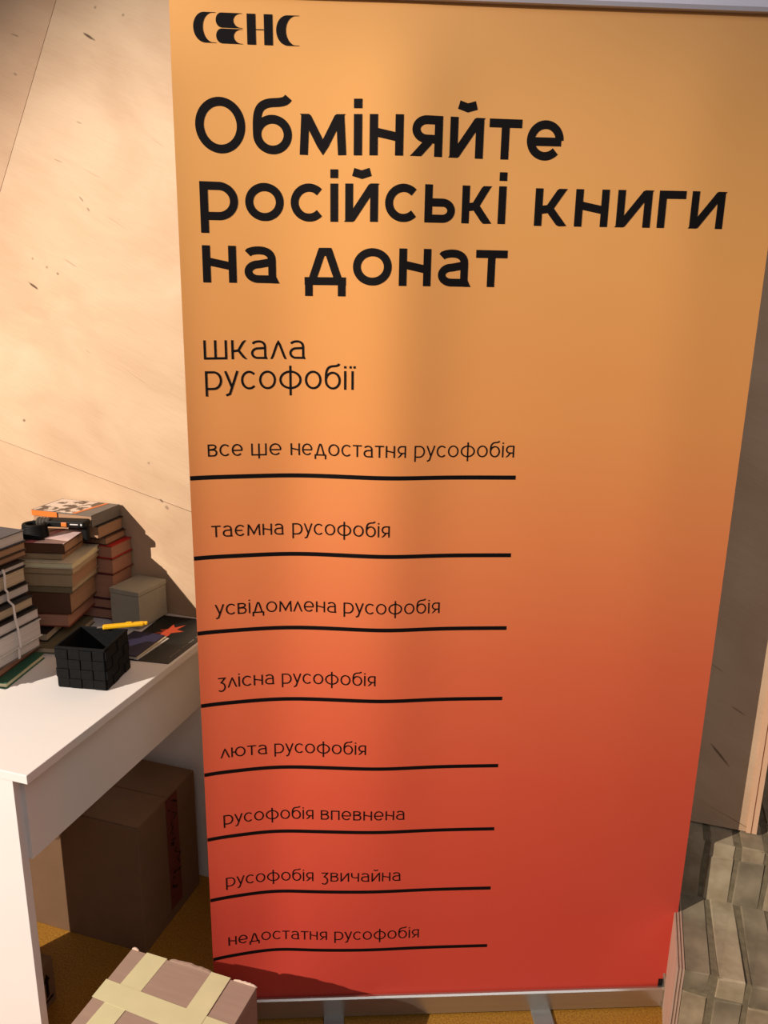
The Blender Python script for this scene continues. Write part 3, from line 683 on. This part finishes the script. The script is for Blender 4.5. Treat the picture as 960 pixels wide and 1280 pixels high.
# ------------------------------------------------------------------ cartons
car = empty('brown_carton', (-.047, .357, 0), 0, 'large brown carton under the desk with a red printed band', 'carton')
link('body', box(bmesh.new(), -.43, 0, 0, .250, 0, .346, bev=.002), M['kraft'], car)
bm = bmesh.new(); box(bm, -.43, .0, .002, .122, .3465, .350, bev=.001, seg=1); link('top_flap', bm, M['kraft'], car)
bm = bmesh.new(); box(bm, -.43, .0, .1245, .248, .3465, .3495, bev=.001, seg=1); link('top_flap', bm, M['kraft'], car)
boxo('red_band', (.0002, .0012, .115, .165, .03, .345), M['red_ink'], car)
bm = bmesh.new()
rnd = random.Random(5)
z = .33
for hgt in (.022, .06, .02, .05, .018, .02):     # unreadable dark handwriting down the band
    n = 3
    for k in range(n):
        y0 = .122 + rnd.uniform(0, .03)
        a = [(.0022, y0, z - hgt * k / n), (.0022, y0 + rnd.uniform(-.012, .018), z - hgt * (k + .5) / n), (.0022, y0 + rnd.uniform(0, .01), z - hgt * (k + 1) / n)]
        tube(bm, a, .0011, 5)
    z -= hgt + .012
link('dark_marks', bm, M['ink'], car)
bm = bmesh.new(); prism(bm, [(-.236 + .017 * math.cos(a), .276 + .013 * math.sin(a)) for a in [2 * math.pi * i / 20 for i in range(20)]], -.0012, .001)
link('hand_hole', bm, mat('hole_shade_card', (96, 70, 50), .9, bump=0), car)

sm = empty('small_carton', (-.166, .186, 0), math.radians(4), 'small brown carton with an arrow mark under the near end of the desk', 'carton')
link('body', box(bmesh.new(), -.14, 0, -.15, 0, 0, .112, bev=.002), M['kraft'], sm)
link('top_flap', box(bmesh.new(), -.14, .0, -.15, -.076, .1125, .1155, bev=.001, seg=1), M['kraft'], sm)
link('top_flap', box(bmesh.new(), -.14, .0, -.074, .0, .1125, .1155, bev=.001, seg=1), M['kraft'], sm)
bm = bmesh.new()
def yz(bm, pts, x0, x1):
    a = [bm.verts.new((x0, p[0], p[1])) for p in pts]; b_ = [bm.verts.new((x1, p[0], p[1])) for p in pts]
    bm.faces.new(a); bm.faces.new(b_); n = len(pts)
    for i in range(n): bm.faces.new((a[i], a[(i + 1) % n], b_[(i + 1) % n], b_[i]))
yz(bm, [(-.030, .03), (-.022, .03), (-.022, .07), (-.016, .07), (-.026, .09), (-.036, .07), (-.030, .07)], .0002, .0012)
yz(bm, [(-.056, .03), (-.048, .03), (-.048, .07), (-.042, .07), (-.052, .09), (-.062, .07), (-.056, .07)], .0002, .0012)
box(bm, .0002, .0012, -.068, -.010, .018, .023)
link('arrow_mark', bm, M['ink'], sm)

# taped carton in the near left: kraft with cream tape crossing
tc_ = empty('taped_carton', (.10, .115, 0), math.radians(-1), 'pinkish kraft carton crossed with cream tape in front of the banner', 'carton')
TW, TD, THh = .275, .30, .28
bm = bmesh.new(); box(bm, 0, TW, -TD, 0, 0, THh - .004, bev=.002); link('body', bm, M['kraft_pink'], tc_)
bm = bmesh.new(); box(bm, .0, TW, -.088, .0, THh - .004, THh, bev=.001, seg=1); link('top_flap', bm, M['kraft_pink'], tc_)
bm = bmesh.new(); box(bm, .0, TW, -TD, -.0915, THh - .004, THh - .0005, bev=.001, seg=1); link('top_flap', bm, M['kraft_pink'], tc_)
# torn rims of the back flap
def torn(x0, x1, y, z, hgt, seed, dy=.002):
    rnd = random.Random(seed); bm = bmesh.new(); n = 14; rows = []
    for i in range(n + 1):
        x = x0 + (x1 - x0) * i / n; k = math.sin(math.pi * i / n) ** .5 * hgt * rnd.uniform(.7, 1.05) + .0006
        rows.append([bm.verts.new(p) for p in ((x, y, z), (x, y + dy, z), (x, y + dy + .001, z + k), (x, y + .001, z + k))])
    for a, b_ in zip(rows, rows[1:]):
        for q in range(4): bm.faces.new((a[q], a[(q + 1) % 4], b_[(q + 1) % 4], b_[q]))
    bm.faces.new(rows[0]); bm.faces.new(rows[-1])
    return bm
link('torn_rim', torn(.085, .185, -.002, THh - .002, .008, 1, .004), M['kraft_pink'], tc_)
link('torn_rim', torn(.0, .016, -.001, THh - .002, .006, 2), M['kraft_edge'], tc_)
link('torn_rim', torn(.225, .275, -.001, THh - .002, .0055, 3), M['kraft_edge'], tc_)
def tape(name, pts_fn, z, th=.0005):
    flat(name, pts_fn, z, M['tape'], tc_, th)
tape('tape_strip', [(.034, .0015), (.080, .0015), (.066, -.30), (.020, -.30)], THh + .0001)
tape('tape_strip', [(-.001, -.078), (-.001, -.120), (.276, -.135), (.276, -.088)], THh + .0007)
tape('tape_strip', [(.178, .0015), (.219, .0015), (.219, -.30), (.172, -.30)], THh + .0013)
link('tape_end', box(bmesh.new(), .275, .2762, -.135, -.088, THh - .05, THh + .0008), M['tape'], tc_)
link('tape_end', box(bmesh.new(), .034, .08, .0005, .0016, THh - .05, THh + .0004), M['tape'], tc_)
link('tape_end', box(bmesh.new(), .178, .219, .0005, .0016, THh - .05, THh + .0014), M['tape'], tc_)
